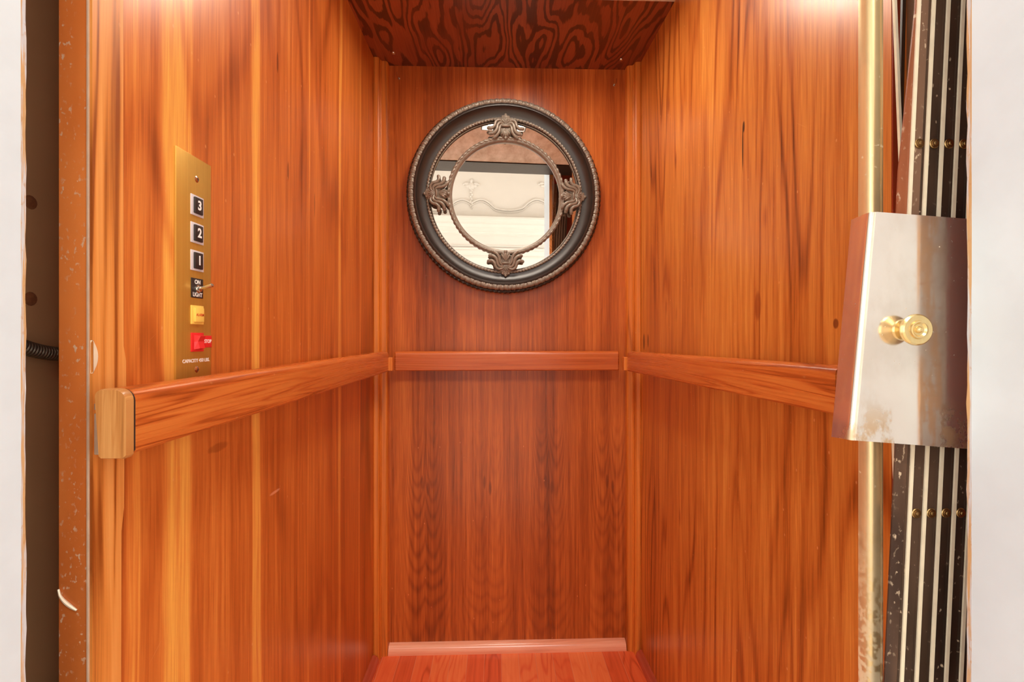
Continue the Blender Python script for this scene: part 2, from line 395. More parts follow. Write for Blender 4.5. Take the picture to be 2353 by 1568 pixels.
M_nickel = plain('nickel', srgb(220, 212, 200), 0.22, 1.0, 0.1)
M_darkmetal = plain('dark_galvanised', srgb(120, 108, 92), 0.4, 0.8, 0.3, 90)
M_rust = plain('rust', srgb(170, 108, 66), 0.9, 0, 0.6, 300)
M_alu = plain('aluminium_edge', srgb(216, 184, 156), 0.4, 0.15, 0.3, 60)
M_frame = plain('charcoal_mirror_frame', srgb(46, 37, 32), 0.38, 0.0, 0.3, 60, spec=0.7)
M_frame2 = plain('worn_charcoal_relief', srgb(146, 134, 120), 0.36, 0.15, 0.6, 140, spec=0.7)
M_glass = Mat('mirror_glass').done(srgb(248, 246, 242), 0.0, 1.0)
M_blackp = plain('black_button', srgb(44, 38, 36), 0.4, 0, 0.1)
M_whitep = plain('white_bezel', srgb(214, 206, 208), 0.45, 0, 0.05)
M_letter = plain('white_lettering', srgb(250, 246, 240), 0.5, 0, 0.0)
M_yellow = plain('yellow_plastic', srgb(246, 204, 96), 0.4, 0, 0.05)
M_red = plain('red_plastic', srgb(226, 44, 44), 0.25, 0, 0.05)
M_redink = plain('red_lettering', srgb(206, 60, 20), 0.6, 0, 0.0)
M_cream = plain('cream_hall_paint', srgb(222, 216, 208), 0.6, 0, 0.04, 5, spec=0.2)
M_hallfloor = plain('pale_hall_floor', srgb(222, 206, 184), 0.35, 0, 0.15, 6)
M_dark = plain('dark_header', srgb(50, 38, 30), 0.4, 0, 0.4, 90)
def tan_panel():
    m = Mat('mottled_tan_panel'); n = m.noise(m.vec(m.mul(m.x, 20), m.mul(m.y, 9), 1), 1, 5, 0.7)  # tan ceiling tones, mottled by noise
    col = m.ramp(n, [(0.3, srgb(196, 176, 146)), (0.5, srgb(226, 218, 200)), (0.7, srgb(250, 246, 236))])
    return m.done(col, 0.5, 0, bump=n, bstr=0.1)
M_tan = tan_panel()
def emit(name, col, st):
    m = bpy.data.materials.new(name); m.use_nodes = True; b = m.node_tree.nodes['Principled BSDF']
    b.inputs['Base Color'].default_value = (0.8, 0.8, 0.8, 1)
    b.inputs['Emission Color'].default_value = (*col, 1); b.inputs['Emission Strength'].default_value = st
    return m
M_lamp = emit('lamp_diffuser', (1.0, 0.90, 0.76), 54.0)
M_sky = emit('daylight_pane', (0.95, 0.97, 1.0), 1.6)

M_fill = emit('fill_light_pane', (0.96, 0.98, 1.0), 3.9)  # glow of the added fill panes on the hall's side walls

# ------------------------------------------------------------------ cab shell
T = 0.02
def side_wall(name, mat, Xf, y0, y1, z0, z1, sgn):
    m = MB()
    poly = [(Xf(y0), y0), (Xf(y1), y1), (Xf(y1) + sgn * T, y1), (Xf(y0) + sgn * T, y0)]
    m.prism(poly, lambda p: (p[0], p[1], z0), lambda p: (p[0], p[1], z1))
    return struct(m.build(name, mat, smooth=False))
side_wall('wall_left', M_left, XL, YW, YB, 0.0, CEIL, -1)
side_wall('wall_right', M_right, XR, YRE, YB, 0.0, CEIL, 1)
m = MB(); m.box(XL(YB) - T, XR(YB) + T, YB, YB + T, 0, CEIL); struct(m.build('wall_back', M_back, smooth=False))
m = MB(); m.box(-0.45, 0.54, YF, YB + T, -0.03, 0.0); struct(m.build('floor', M_floor, smooth=False))
# ceiling board with four round-head screws; front half is tan with a square lamp opening
ceil = struct((lambda m: m.build('ceiling', M_ceil, smooth=False))(MB().box(XL(YB) - T, XR(YB) + T + .02, 1.31, YB + T, CEIL, CEIL + 0.018)))
for px, py in ((904, 122), (1427, 137)):
    p = at(px, py, Y=1.6); t = 0.929 / (p.z - EYE); x, y = p.x * t, p.y * t
    m = MB(); m.lathe([(0.0001, -0.0045), (0.003, -0.0042), (0.0055, -0.0028), (0.0068, 0.0), (0.0068, 0.001)], (x, y, CEIL), (0, 0, 1), 20)
    m.build('screw', M_nickel, ceil)
LX0, LX1, LY0, LY1 = -0.030, 0.168, 1.100, 1.302
m = MB()
m.box(-0.45, LX0, 0.71, 1.31, CEIL, CEIL + .018); m.box(LX1, 0.54, 0.71, 1.31, CEIL, CEIL + .018)
m.box(LX0, LX1, 0.71, LY0, CEIL, CEIL + .018); m.box(LX0, LX1, LY1, 1.31, CEIL, CEIL + .018)
struct(m.build('ceiling_front', M_tan, smooth=False))
m = MB(); m.box(-0.45, 0.56, 0.545, 0.71, CEIL - 0.001, CEIL + 0.10); m.box(-0.45, 0.56, 0.69, 0.705, CEIL - 0.004, CEIL)
struct(m.build('trim_header', M_dark, smooth=False))
# lamp recessed in the ceiling
L = thing('ceiling_light', ((LX0 + LX1) / 2, (LY0 + LY1) / 2, CEIL), 'small square ceiling light glowing in the cab ceiling, seen in the round mirror', 'light')
m = MB()
m.box(LX0, LX0 + .004, LY0, LY1, CEIL - .003, CEIL + .07); m.box(LX1 - .004, LX1, LY0, LY1, CEIL - .003, CEIL + .07)
m.box(LX0 + .004, LX1 - .004, LY0, LY0 + .004, CEIL - .003, CEIL + .07); m.box(LX0 + .004, LX1 - .004, LY1 - .004, LY1, CEIL - .003, CEIL + .07)
m.box(LX0, LX1, LY0, LY1, CEIL + .07, CEIL + .074)
m.build('frame', M_dark, L, smooth=False)
m = MB(); m.box(LX0 + .005, LX1 - .005, LY0 + .005, LY1 - .005, CEIL + .018, CEIL + .022); m.build('diffuser', M_lamp, L, smooth=False)

# corner mouldings (stepped, rounded)
def corner_trim(name, side):
    x0 = XL(YB) if side < 0 else XR(YB)
    q = -side
    pts = [(0, 0), (0, -.050), (.0035, -.0515), (.014, -.0500), (.0185, -.0465), (.0195, -.0350), (.0215, -.0335),
           (.0225, -.0290), (.0360, -.0275), (.0395, -.0245), (.0410, -.0200), (.0410, 0)]
    poly = [(x0 + q * a, YB + b) for a, b in pts]
    m = MB(); m.prism(poly, lambda p: (p[0], p[1], 0.0), lambda p: (p[0], p[1], CEIL - 0.0005))
    return struct(m.build(name, M_corner, angle=0.5))
corner_trim('trim_1', -1); corner_trim('trim_2', 1)

# quarter-round at the floor
def quarter(r, h):
    return [(0, 0), (r, 0)] + [(r * math.cos(a), 0.004 + (h - 0.004) * math.sin(a)) for a in [PI / 2 * i / 7 for i in range(8)]] + [(0, h)]
q = quarter(0.026, 0.030)
m = MB(); m.prism(q[:-1], lambda p: (XL(YB) + .042, YB - p[0], p[1]), lambda p: (XR(YB) - .042, YB - p[0], p[1])); struct(m.build('baseboard_back', M_base))
q = quarter(0.020, 0.024)
m = MB(); m.prism(q[:-1], lambda p: (XL(YW) + p[0], YW, p[1]), lambda p: (XL(1.595) + p[0], 1.595, p[1])); struct(m.build('baseboard_left', M_base_y))
m = MB(); m.prism(q[:-1], lambda p: (XR(YRE) - p[0], YRE, p[1]), lambda p: (XR(1.595) - p[0], 1.595, p[1])); struct(m.build('baseboard_right', M_base_y))

# pale wood edge board at the left front, with its uneven back edge
zr = EYE - 0.05
prof = [(YF, 0.0), (.5435, 0.0), (.5430, 0.55), (.5440, 0.86), (.5475, 0.885), (.5480, 0.95), (.5505, 1.0), (.5505, 1.048), (.5470, 1.065), (.5465, 1.3), (.5468, CEIL), (YF, CEIL)]
m = MB(); m.prism(prof, lambda p: (XL(p[0]) + 0.0025, p[0], p[1]), lambda p: (XL(p[0]) - 0.0001, p[0], p[1]))
tl = struct(m.build('trim_3', M_trim, smooth=False))
m = MB(); cz = at(225, 820, Y=0.508).z
m.loft([[(-0.4145 + dx, 0.5058 + 0.0065 * (1 - ((k - 6) / 6.0) ** 2) * s, cz - 0.017 + 0.034 * k / 12) for k in range(13)] for dx, s in ((-0.0030, 0), (-0.0015, 1.0), (-0.0005, 1.0), (0.0, 0))], cap=False, closed=False)
m.build('bare_wood_chip', M_edge, tl)
# metal channel front of the cab, left
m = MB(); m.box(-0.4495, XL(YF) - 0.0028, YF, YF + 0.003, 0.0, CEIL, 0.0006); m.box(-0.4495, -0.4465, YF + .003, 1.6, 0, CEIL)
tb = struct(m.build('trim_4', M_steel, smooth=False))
m = MB(); m.box(XL(YF) - 0.0026, XL(YF) - 0.0002, YF - 0.0012, YF + 0.02, 0.0, CEIL, 0.0004); struct(m.build('trim_5', M_alu, smooth=False))
m = MB()
pts = []
for k in range(14):
    a = k / 13; p = at(134 + 42 * a, 1355 + 48 * (a ** 0.5), Y=YF - 0.0015); pts.append(p)
m.tube(pts, [0.0010 + 0.0008 * math.sin(PI * k / 13) for k in range(14)], 6)
m.build('peeling_paint_curl', M_edge, tb)

# ------------------------------------------------------------------ handrails
RB, RT = EYE - 0.112, EYE - 0.047
def rail_profile(w, h):
    """(offset from back of rail, height) ring: front face at w, rounded top edges"""
    out = [(0, 0.002), (0.002, 0), (w - .003, 0), (w, 0.003)]
    for i in range(7):
        a = PI / 2 * i / 6; out.append((w - .012 + .012 * math.cos(a), h - .012 + .012 * math.sin(a)))
    for i in range(5):
        a = PI / 2 + PI / 2 * i / 4; out.append((.007 + .007 * math.cos(a), h - .007 + .007 * math.sin(a)))
    return out
RW, RH, OFF = 0.030, 0.065, 0.028
rp = rail_profile(RW, RH)
# back rail
R = thing('handrail', ((XL(YB) + XR(YB)) / 2, YB, RB), 'short oak handrail across the back wall below the round mirror', 'handrail', 'wooden handrails')
xa, xb = at(906, 830, Y=YB - OFF - RW).x, at(1423, 830, Y=YB - OFF - RW).x
m = MB()
m.loft([[(xa + d, YB - OFF - p[0] * s - (1 - s) * 0.01, RB + 0.0325 + (p[1] - 0.0325) * (0.96 if s < 1 else 1)) for p in rp] for d, s in ((0, 0.8), (0.004, 1))] +
       [[(xb - d, YB - OFF - p[0] * s - (1 - s) * 0.01, RB + 0.0325 + (p[1] - 0.0325) * (0.96 if s < 1 else 1)) for p in rp] for d, s in ((0.004, 1), (0, 0.8))])
m.build('rail', M_oak_x, R)
for x in (xa + 0.06, xb - 0.06, (xa + xb) / 2):
    m = MB(); m.box(x - .02, x + .02, YB - OFF - .001, YB, RB + .012, RT - .012); m.build('wall_block', M_corner, R, smooth=False)
def side_rail(side, Xf, y0, y1, z0, z1, cap, mat, label):
    """z0: bottom height at the front end, z1: at the back end"""
    s = -side
    R = thing('handrail', (Xf(y0), (y0 + y1) / 2, z1), label, 'handrail', 'wooden handrails')
    n = 2; m = MB(); yy = y0 + (0.003 if cap else 0)
    m.loft([[(Xf(y) + s * (OFF + p[0]), y, z + p[1]) for p in rp] for y, z in ((yy, z0), (y1, z1))])
    m.build('rail', mat, R)
    if cap:
        m = MB()      # the mitred end piece, turned back towards the wall
        prof = [(OFF + p[0] * (1.0 if p[0] > .02 else 1.0), p[1] - 0.003 if p[1] < .01 else p[1] + .0005) for p in rp]
        m.loft([[(Xf(y0) + s * (a + e * .3 + (0.004 * (1 - b / RH) if a < OFF + .01 else 0)), y0 - w_, z0 + b * f + .0325 * (1 - f)) for a, b in prof] for w_, f, e in ((0.0, 1.0, 0.0), (0.007, 1.0, 0.0), (0.010, 0.97, 0.0))])
        m.build('end_cap', M_oak_end, R)
        m = MB(); sp = [(OFF + a + (-.0006 if a > .02 else .0006), b * .985 + .0004) for a, b in rp]
        m.loft([[(Xf(y) + s * a, y, z0 + b) for a, b in sp] for y in (y0 - .0001, yy + .0001)]); m.build('joint', M_blackp, R, smooth=False)
    for y in ([y0 + 0.09, (y0 + y1) / 2, y1 - 0.12]):
        m = MB(); x = Xf(y); zz = z0 + (z1 - z0) * (y - y0) / (y1 - y0); m.box(min(x, x + s * (OFF + .001)), max(x, x + s * (OFF + .001)), y - .02, y + .02, zz + .012, zz + RH - .012)
        m.build('wall_block', M_corner, R, smooth=False)
    # small block that ties the rail to the corner moulding
    bx = Xf(y1) + s * (OFF + 0.012)
    m = MB(); m.box(min(bx, bx + s * .030), max(bx, bx + s * .030), y1 - .002, y1 + .016, z1 + .002, z1 + .046, .002)
    m.build('corner_block', M_corner, R, smooth=False)
    return R
side_rail(-1, XL, 0.4875, 1.566, RB - 0.004, RB, True, M_oak_y, 'oak handrail on the left wall under the brass control panel, with a squared end cap')
side_rail(1, XR, 0.618, 1.562, RB + 0.009, RB, False, M_oak_y, 'oak handrail on the right wall running behind the steel gate plate')
m = MB(); p0, p1 = at(219, 950, Y=0.500), at(240, 1045, Y=0.500)
m.box(p0.x, p1.x + .004, 0.498, YF - .0015, p1.z, p0.z, .001); m.lathe([(0.0035, 0), (0.0035, 0.006), (0.0001, 0.0065)], ((p0.x + p1.x) / 2, 0.4985, p0.z + .004), (0, 0, 1), 12)
tag(m.build('strike_bracket', M_alu, tl), 'small metal bracket')

# ------------------------------------------------------------------ control panel
cpY0, cpY1, cpX = 0.6325, 0.7085, XL(0.67)
P = thing('control_panel', (cpX, 0.6705, EYE - 0.06), 'tall brass elevator control panel with floor buttons on the left wall', 'control panel')
AX = Matrix(((0, 0, 1, 0), (1, 0, 0, 0), (0, 1, 0, 0), (0, 0, 0, 1)))      # text x -> +Y, text y -> +Z, normal -> +X
def onp(y, z, d=0.0026): return Matrix.Translation((cpX + d, y, z)) @ AX
m = MB(); m.box(cpX - 0.0008, cpX + 0.0026, cpY0, cpY1, EYE - 0.062, EYE + 0.2482, .0009, 2); m.build('face_plate', M_brass_plate, P)
yc = 0.6752
for z in (EYE + .2182, EYE - .0445):
    m = MB(); m.lathe([(0.0001, .0016), (0.0026, .0014), (0.0046, 0.0), (0.0046, -.001)], (cpX + .0026, yc, z), (1, 0, 0), 20)
    sc = m.build('screw', M_nickel, P)
    m = MB(); m.box(cpX + .0036, cpX + .0043, yc - .0003, yc + .0003, z - .0024, z + .0024).box(cpX + .0036, cpX + .0043, yc - .0024, yc + .0024, z - .0003, z + .0003)
    m.build('slot', M_blackp, sc, smooth=False)
def button(z, digit):
    o = MB().box(cpX + .0020, cpX + .0038, yc - .0140, yc + .0140, z - .0140, z + .0140, .0006).build('button_bezel', M_whitep, P)
    k = MB(); k.box(cpX + .0030, cpX + .0064, yc - .0090, yc + .0088, z - .0112, z + .0112, .0010).build('button_key', M_blackp, o)
    lettering('numeral', digit, 0.0175, M_letter, o, onp(yc + .0004, z, .0065), offset=0.00055)
for z, d in ((EYE + .181, '3'), (EYE + .1431, '2'), (EYE + .1052, '1')): button(z, d)
z = EYE + .0675
o = MB().box(cpX + .0020, cpX + .0036, yc - .0130, yc + .0130, z - .0135, z + .0135, .0004).build('switch_plate', M_blackp, P)
lettering('lettering', 'ON', 0.0080, M_letter, o, onp(yc, z + .0082, .0037), offset=0.00018)
lettering('lettering', 'LIGHT', 0.0078, M_letter, o, onp(yc, z - .0092, .0037), offset=0.00018, width=0.95)
MB().lathe([(0.0055, 0), (0.0055, .002), (0.0040, .0022), (0.0040, .005), (0.0034, .0052)], (cpX + .0030, yc, z - .001), (1, 0, 0), 16).build('switch_collar', M_nickel, o)
MB().tube([(cpX + .004, yc, z - .001), (cpX + .010, yc + .0005, z + .0008), (cpX + .019, yc + .0015, z + .0035), (cpX + .0225, yc + .0018, z + .0044), (cpX + .0238, yc + .0019, z + .0047)],
          [.0016, .0018, .0028, .0028, .0014], 14).build('toggle_lever', M_nickel, o)
z = EYE + .0305
o = MB().box(cpX + .0020, cpX + .0040, yc - .0135, yc + .0135, z - .0130, z + .0130, .0006).build('alarm_bezel', M_yellow, P)
MB().box(cpX + .0035, cpX + .0072, yc - .0095, yc + .0095, z - .0098, z + .0098, .0008).build('alarm_key', M_yellow, o)
lettering('lettering', 'ALARM', 0.0052, M_redink, o, onp(yc, z, .0073), offset=0.0001)
z = EYE - .0070
o = MB().box(cpX + .0020, cpX + .0042, yc - .0135, yc + .0135, z - .0130, z + .0130, .0006).build('stop_bezel', M_red, P)
# rocker: a wedge that rises towards the front
m = MB(); m.loft([[(cpX + .004, yc - .0085, z - .0100), (cpX + .0105, yc - .0060, z - .0085), (cpX + .0105, yc + .0060, z - .0085), (cpX + .004, yc + .0085, z - .0100)],
                  [(cpX + .004, yc - .0085, z), (cpX + .0080, yc - .0060, z + .001), (cpX + .0080, yc + .0060, z + .001), (cpX + .004, yc + .0085, z)],
                  [(cpX + .004, yc - .0085, z + .0100), (cpX + .0115, yc - .0060, z + .0085), (cpX + .0115, yc + .0060, z + .0085), (cpX + .004, yc + .0085, z + .0100)]])
m.build('stop_rocker', M_red, o, smooth=False)
o2 = MB().box(cpX + .0020, cpX + .0034, yc + .0136, 0.7088, z - .0078, z + .0090, .0004).build('stop_tag', M_red, P)
lettering('lettering', 'STOP', 0.0070, M_letter, o2, onp(yc + .0240, z + .0008, .0035), offset=0.00012, width=0.98)
lettering('lettering', 'CAPACITY 450 LBS.', 0.0066, M_letter, P, onp(0.6745, EYE - .0325, .0027), offset=0.00012, width=1.06)

# ------------------------------------------------------------------ round mirror
FY = 0.045
mc = at(1159.7, 448, Y=YB - FY); MX, MZ = mc.x, mc.z
K = 1.4545e-3
MR = thing('round_mirror', (MX, YB, MZ - 0.325), 'large round mirror in a charcoal beaded frame on the back wall', 'mirror')
def ringprof(name, prof, mat, n=160, parent=MR):
    """prof: [(radius, distance from wall)] closed ring"""
    m = MB(); m.torus_like([[(MX + r * math.cos(a), YB - d, MZ + r * math.sin(a)) for r, d in prof] for a in [2 * PI * i / n for i in range(n)]])
    return m.build(name, mat, parent, angle=0.9)
def rope(name, R0, D0, r, lobes, amp, twist, mat, n, kseg=12, parent=MR, flat=1.0, amp2=0.0):
    m = MB(); rings = []
    for i in range(n):
        a = 2 * PI * i / n; row = []
        for k in range(kseg):
            b = 2 * PI * k / kseg
            rr = r * (1 + amp * (abs(math.sin(lobes * a / 2 + twist * b / 2)) * 2 - 1) + amp2 * (abs(math.sin(2.5 * lobes * a / 2)) * 2 - 1))
            R_, d = R0 + rr * math.cos(b), D0 + rr * math.sin(b) * flat
            row.append((MX + R_ * math.cos(a), YB - d, MZ + R_ * math.sin(a)))
        rings.append(row)
    m.torus_like(rings); return m.build(name, mat, parent, angle=1.2)
ringprof('frame', [(0.315, 0.000), (0.322, 0.004), (0.3235, 0.018), (0.317, 0.030), (0.304, 0.042), (0.2985, 0.0445), (0.295, 0.0445), (0.2945, 0.0405), (0.284, 0.030),
                   (0.272, 0.024), (0.262, 0.0225), (0.2600, 0.0245), (0.2555, 0.0240), (0.2505, 0.0165), (0.2500, 0.006), (0.2500, 0.000)], M_frame, 192)
rope('leaf_border', 0.3105, 0.0355, 0.0090, 100, 0.13, 1, M_frame2, 1500, 12, amp2=0.07)
rope('outer_bead', 0.3220, 0.016, 0.0060, 130, 0.32, 3, M_frame, 1040, 10)
rope('rope_border', 0.2585, 0.0240, 0.0042, 150, 0.34, 2, M_frame2, 1200, 8)
rope('inner_lip', 0.2515, 0.0165, 0.0022, 10, 0.0, 0, M_frame2, 200, 8)
m = MB(); m.lathe([(0.2498, 0.0), (0.2498, 0.012)], (MX, YB, MZ), (0, -1, 0), 128); m.build('glass', M_glass, MR, smooth=False)
MX0 = MX; MX += 0.005
ir = ringprof('inner_ring', [(0.182, 0.0104), (0.1825, 0.020), (0.185, 0.0245), (0.190, 0.0265), (0.194, 0.0262), (0.1985, 0.021), (0.1990, 0.0104)], M_frame2, 160)
rope('bead_edge', 0.1945, 0.0240, 0.0046, 72, 0.30, 1, M_frame2, 640, 8, parent=ir)
MX = MX0 + 0.002
def ornament(theta):
    """acanthus and shell cartouche; +v points outwards from the mirror centre"""
    m = MB(); D = 0.022
    def T_(u, v, d): return (u, -d, v)
    # crest plate with a scalloped edge and a small fan in it
    m.ball(T_(-0.020, 0.002, D + .004), (0.020, 0.006, 0.020)); m.ball(T_(0.020, 0.002, D + .004), (0.020, 0.006, 0.020))
    m.ball(T_(0, 0.020, D + .007), (0.0225, 0.0065, 0.0205)); m.ball(T_(0, 0.034, D + .006), (0.0125, 0.0050, 0.0110))
    for k in range(7):
        a = math.radians(-72 + 24 * k); ln_ = (0.019, 0.022, 0.025, 0.030, 0.025, 0.022, 0.019)[k]
        m.ball(T_(math.sin(a) * ln_ * 0.95, 0.014 + math.cos(a) * ln_, D + .006), (0.0052, 0.0045, 0.0052), n=10)
    for k in range(5):
        a = math.radians(-44 + 22 * k)
        m.tube([T_(math.sin(a) * t * .019, 0.010 + math.cos(a) * t * .021, D + .0125 + .002 * math.sin(PI * t)) for t in (0.15, 0.4, 0.7, 0.92, 1.0)], [0.0010, 0.0016, 0.0025, 0.0024, 0.0008], 8)
    m.ball(T_(0, 0.0035, D + .014), (0.0150, 0.0050, 0.0040))
    m.ball(T_(0, -0.012, D + .004), (0.020, 0.007, 0.026))
    for k in range(5):
        a = math.radians(180 - 40 + 20 * k)
        m.tube([T_(math.sin(a) * t * .022, -0.002 + math.cos(a) * t * .031, D + 0.010 + 0.004 * math.sin(PI * t)) for t in (0.1, 0.4, 0.7, 0.92, 1.0)], [0.0012, 0.0026, 0.0040, 0.0036, 0.0010], 8)
    m.ball(T_(0, -0.035, D + .010), (0.0060, 0.0050, 0.0060), n=10)
    for s in (-1, 1):
        def lf(pl, r0):
            n = len(pl); sm = []
            for i in range(n - 1):      # Catmull-Rom
                p0, p1, p2, p3 = (Vector(pl[max(i - 1, 0)]), Vector(pl[i]), Vector(pl[i + 1]), Vector(pl[min(i + 2, n - 1)]))
                for t in (0, .25, .5, .75):
                    sm.append(0.5 * ((2 * p1) + (p2 - p0) * t + (2 * p0 - 5 * p1 + 4 * p2 - p3) * t * t + (3 * p1 - p0 - 3 * p2 + p3) * t ** 3))
            sm.append(Vector(pl[-1])); N_ = len(sm)
            m.tube([T_(s * q.x, q.y, D + .009 + .005 * math.sin(PI * i / N_)) for i, q in enumerate(sm)],
                   [r0 * (0.72 + 0.30 * (i / N_)) if i < N_ - 1 else r0 * 0.45 for i in range(N_)], 10)
            e = sm[-1]; m.ball(T_(s * e.x, e.y, D + .009), (r0 * .98, r0 * .9, r0 * .98), n=12)
        lf([(0.010, 0.020), (0.022, 0.024), (0.033, 0.017), (0.037, 0.004), (0.046, -0.004), (0.057, -0.003)], 0.0062)
        lf([(0.008, 0.013), (0.019, 0.015), (0.027, 0.006), (0.030, -0.008), (0.039, -0.019), (0.052, -0.022)], 0.0064)
        lf([(0.006, 0.006), (0.014, 0.007), (0.020, -0.002), (0.022, -0.016), (0.030, -0.028), (0.038, -0.034)], 0.0056)
    M = Matrix.Translation((0, 0, 0)) @ Matrix.Rotation(theta, 4, 'Y')
    bmesh.ops.transform(m.bm, matrix=Matrix.Translation((MX, YB, MZ)) @ M @ Matrix.Translation((0, 0, 0.226)), verts=m.bm.verts)
    return m.build('ornament', M_frame2, MR, angle=1.0)
for th in (0, PI / 2, PI, -PI / 2): ornament(th)
TILT = math.radians(2.2)                     # the mirror hangs a little off the wall on its left side
MR.rotation_euler.z = TILT; MR.location.y -= 0.0135

# ------------------------------------------------------------------ two small hooks near the ceiling
def hook(px, py, flip, label):
    p = at(px, py, Y=YB)
    H = thing('wall_hook', (p.x, YB, p.z), label, 'hook', 'small nickel hooks by the ceiling')
    m = MB(); m.lathe([(0.0001, .0025), (.0035, .0018), (.0045, 0)], (p.x, YB, p.z), (0, -1, 0), 16); m.build('base', M_nickel, H)
    m = MB()
    m.tube([(p.x, YB - .002, p.z)] + [(p.x + flip * (.006 + .006 * math.cos(a)) - flip * .006, YB - .007 - .006 * math.sin(a) * .5, p.z + .009 - .011 * math.sin(a)) for a in [0.9 + 0.28 * i for i in range(9)]] +
           [(p.x - flip * .0065, YB - .007, p.z + .020)], 0.0009, 8)
    m.build('wire', M_nickel, H)
hook(917, 181, 1, 'tiny nickel cup hook at the upper left corner of the back wall')
hook(1411, 196, -1, 'tiny nickel cup hook at the upper right corner of the back wall')

# ------------------------------------------------------------------ right front: painted steel, gate post, folding gate
m = MB(); m.box(XR(YRE) + .0005, XR(YRE) + 0.0125, YRE - 0.002, YRE + 0.03, 0, CEIL)
struct(m.build('trim_6', M_redsteel, smooth=False))
pz = EYE - 0.02
X0, X1 = at(2031, 400, Y=.597).x, at(2062, 400, Y=.597).x
m = MB(); m.prism([(X0 - .004, EYE + .42), (X0 + .001, EYE + .42), (X0 + .004, EYE + .25), (X0 - .004, EYE + .25)], lambda p: (p[0], .5965, p[1]), lambda p: (p[0], .592, p[1]))
GP = thing('gate', (0.44, 0.46, 0.0), 'folded accordion gate of dark slats and a brass post beside the white right jamb', 'gate')
# lead post, plumb
m = MB(); xa_, xb_ = at(1976, 400, Y=.505).x, at(2029, 400, Y=.4925).x
ring = [(xa_, .5075), (xa_ - .0002, .5050)] + [(xa_ + .0080 * (1 - math.cos(PI / 2 * i / 8)), .5045 - .0120 * math.sin(PI / 2 * i / 8)) for i in range(1, 9)] + \
       [(xa_ + .0120, .4921), (xb_ - .0032, .4921), (xb_ - .0029, .4932), (xb_ - .0022, .4932), (xb_ - .0019, .4921), (xb_, .4923), (xb_ + .0004, .5075)]
m.prism(ring, lambda p: (p[0], p[1], 0.004), lambda p: (p[0], p[1], CEIL - .014))
m.build('lead_post', M_brass_post, GP, angle=0.7)
# slats, leaning 2.8 degrees, top to the right
LEAN = 0.0495; GY = 0.447
def gx(px, y=GY): return at(px, HY, Y=y).x
def lean_bar(m, x, wd, y0, y1, z0=0.02, z1=CEIL - .02, x_top=None):
    """x at lens height; bar parallel to the leaning slats"""
    f = lambda z: x + LEAN * (z - EYE) * 0.985
    a, b = f(z0), f(z1)
    m.loft([[(a, y0, z0), (a + wd, y0, z0), (a + wd, y1, z0), (a, y1, z0)], [(b, y0, z1), (b + wd, y0, z1), (b + wd, y1, z1), (b, y1, z1)]])
pitch = 34.0
for k in range(6):
    px = 2115.5 - LEAN * HY + pitch * k - 4
    x = gx(px); x2 = gx(px + 8); xn = gx(px + pitch)
    m = MB(); lean_bar(m, x2 - .0022 if k else x, xn - x2 + .0020 if k else xn - x, GY + .0014, GY + .0030)
    pn = m.build('slat', M_slat if k else M_slatc, GP, smooth=False)
    m = MB(); lean_bar(m, x, x2 - x - .0002, GY, GY + .0016, z0=0.02 if k else EYE + .02); m.build('edge_strip', M_edge, pn, smooth=False)
    m = MB(); lean_bar(m, x2 + (xn - x2) * .76, (xn - x2) * .16, GY + .0008, GY + .0016); m.build('rib', M_slat, pn, smooth=False)
    for py in (332, 1178):
        z = EYE + (HY - py) / FP * 0.463; kk = 0 if py < 700 else 1
        if k == 0 and kk: continue
        kx = gx(px + 20) + LEAN * (z - EYE)
        m = MB(); m.lathe([(0.0046, 0), (0.0047, .0008), (0.0042, .0014), (0.0031, .0014), (0.0029, .0021), (0.0018, .0022), (0.0014, .0031), (0.0001, .0034)], (kx, GY + .0014, z), (0, -1, 0), 20)
        m.build('pivot_pin', M_rivet, pn)
# trailing panel above the lock plate: narrows towards the top
f = lambda z: gx(2115.5 - LEAN * HY - 4) + LEAN * (z - EYE)
m = MB(); y0, y1 = GY + .0016, GY + .0032
def wl(z): return 0.0012 if z > EYE + .315 else (0.0098 if z < EYE + .16 else 0.0012 + (EYE + .315 - z) / .155 * 0.0086)
zs = [EYE + .02, EYE + .09, EYE + .16, EYE + .20, EYE + .26, EYE + .315, CEIL - .02]
m.loft([[(f(z) - wl(z), y0, z), (f(z) + .0002, y0, z), (f(z) + .0002, y1, z), (f(z) - wl(z), y1, z)] for z in zs])
m.build('slat', M_slatb, GP, smooth=False)
# second layer of panels seen in the gap
m = MB()
pA, pB = at(2056, -60, Y=.49), at(2074, 390, Y=.478)
m.loft([[(p.x - .0014, p.y, p.z), (p.x + .0014, p.y, p.z), (p.x + .0014, p.y + .003, p.z), (p.x - .0014, p.y + .003, p.z)] for p in (pB, pA)])
m.build('brace', M_edge, GP, smooth=False)
m = MB(); pA, pB = at(2052, 900, Y=.478), at(2062, 1180, Y=.478)
m.loft([[(p.x - .0010, p.y, p.z), (p.x + .0010, p.y, p.z), (p.x + .0010, p.y + .003, p.z), (p.x - .0010, p.y + .003, p.z)] for p in (pB, pA)])
m.build('brace', M_edge, GP, smooth=False)
m = MB(); pA, pB = at(2080, -60, Y=.56), at(2071, 300, Y=.56)
m.loft([[(p.x - .0022, p.y, p.z), (p.x + .0022, p.y, p.z), (p.x + .0022, p.y + .003, p.z), (p.x - .0022, p.y + .003, p.z)] for p in (pB, pA)])
m.build('rear_bar', M_dark, GP, smooth=False)
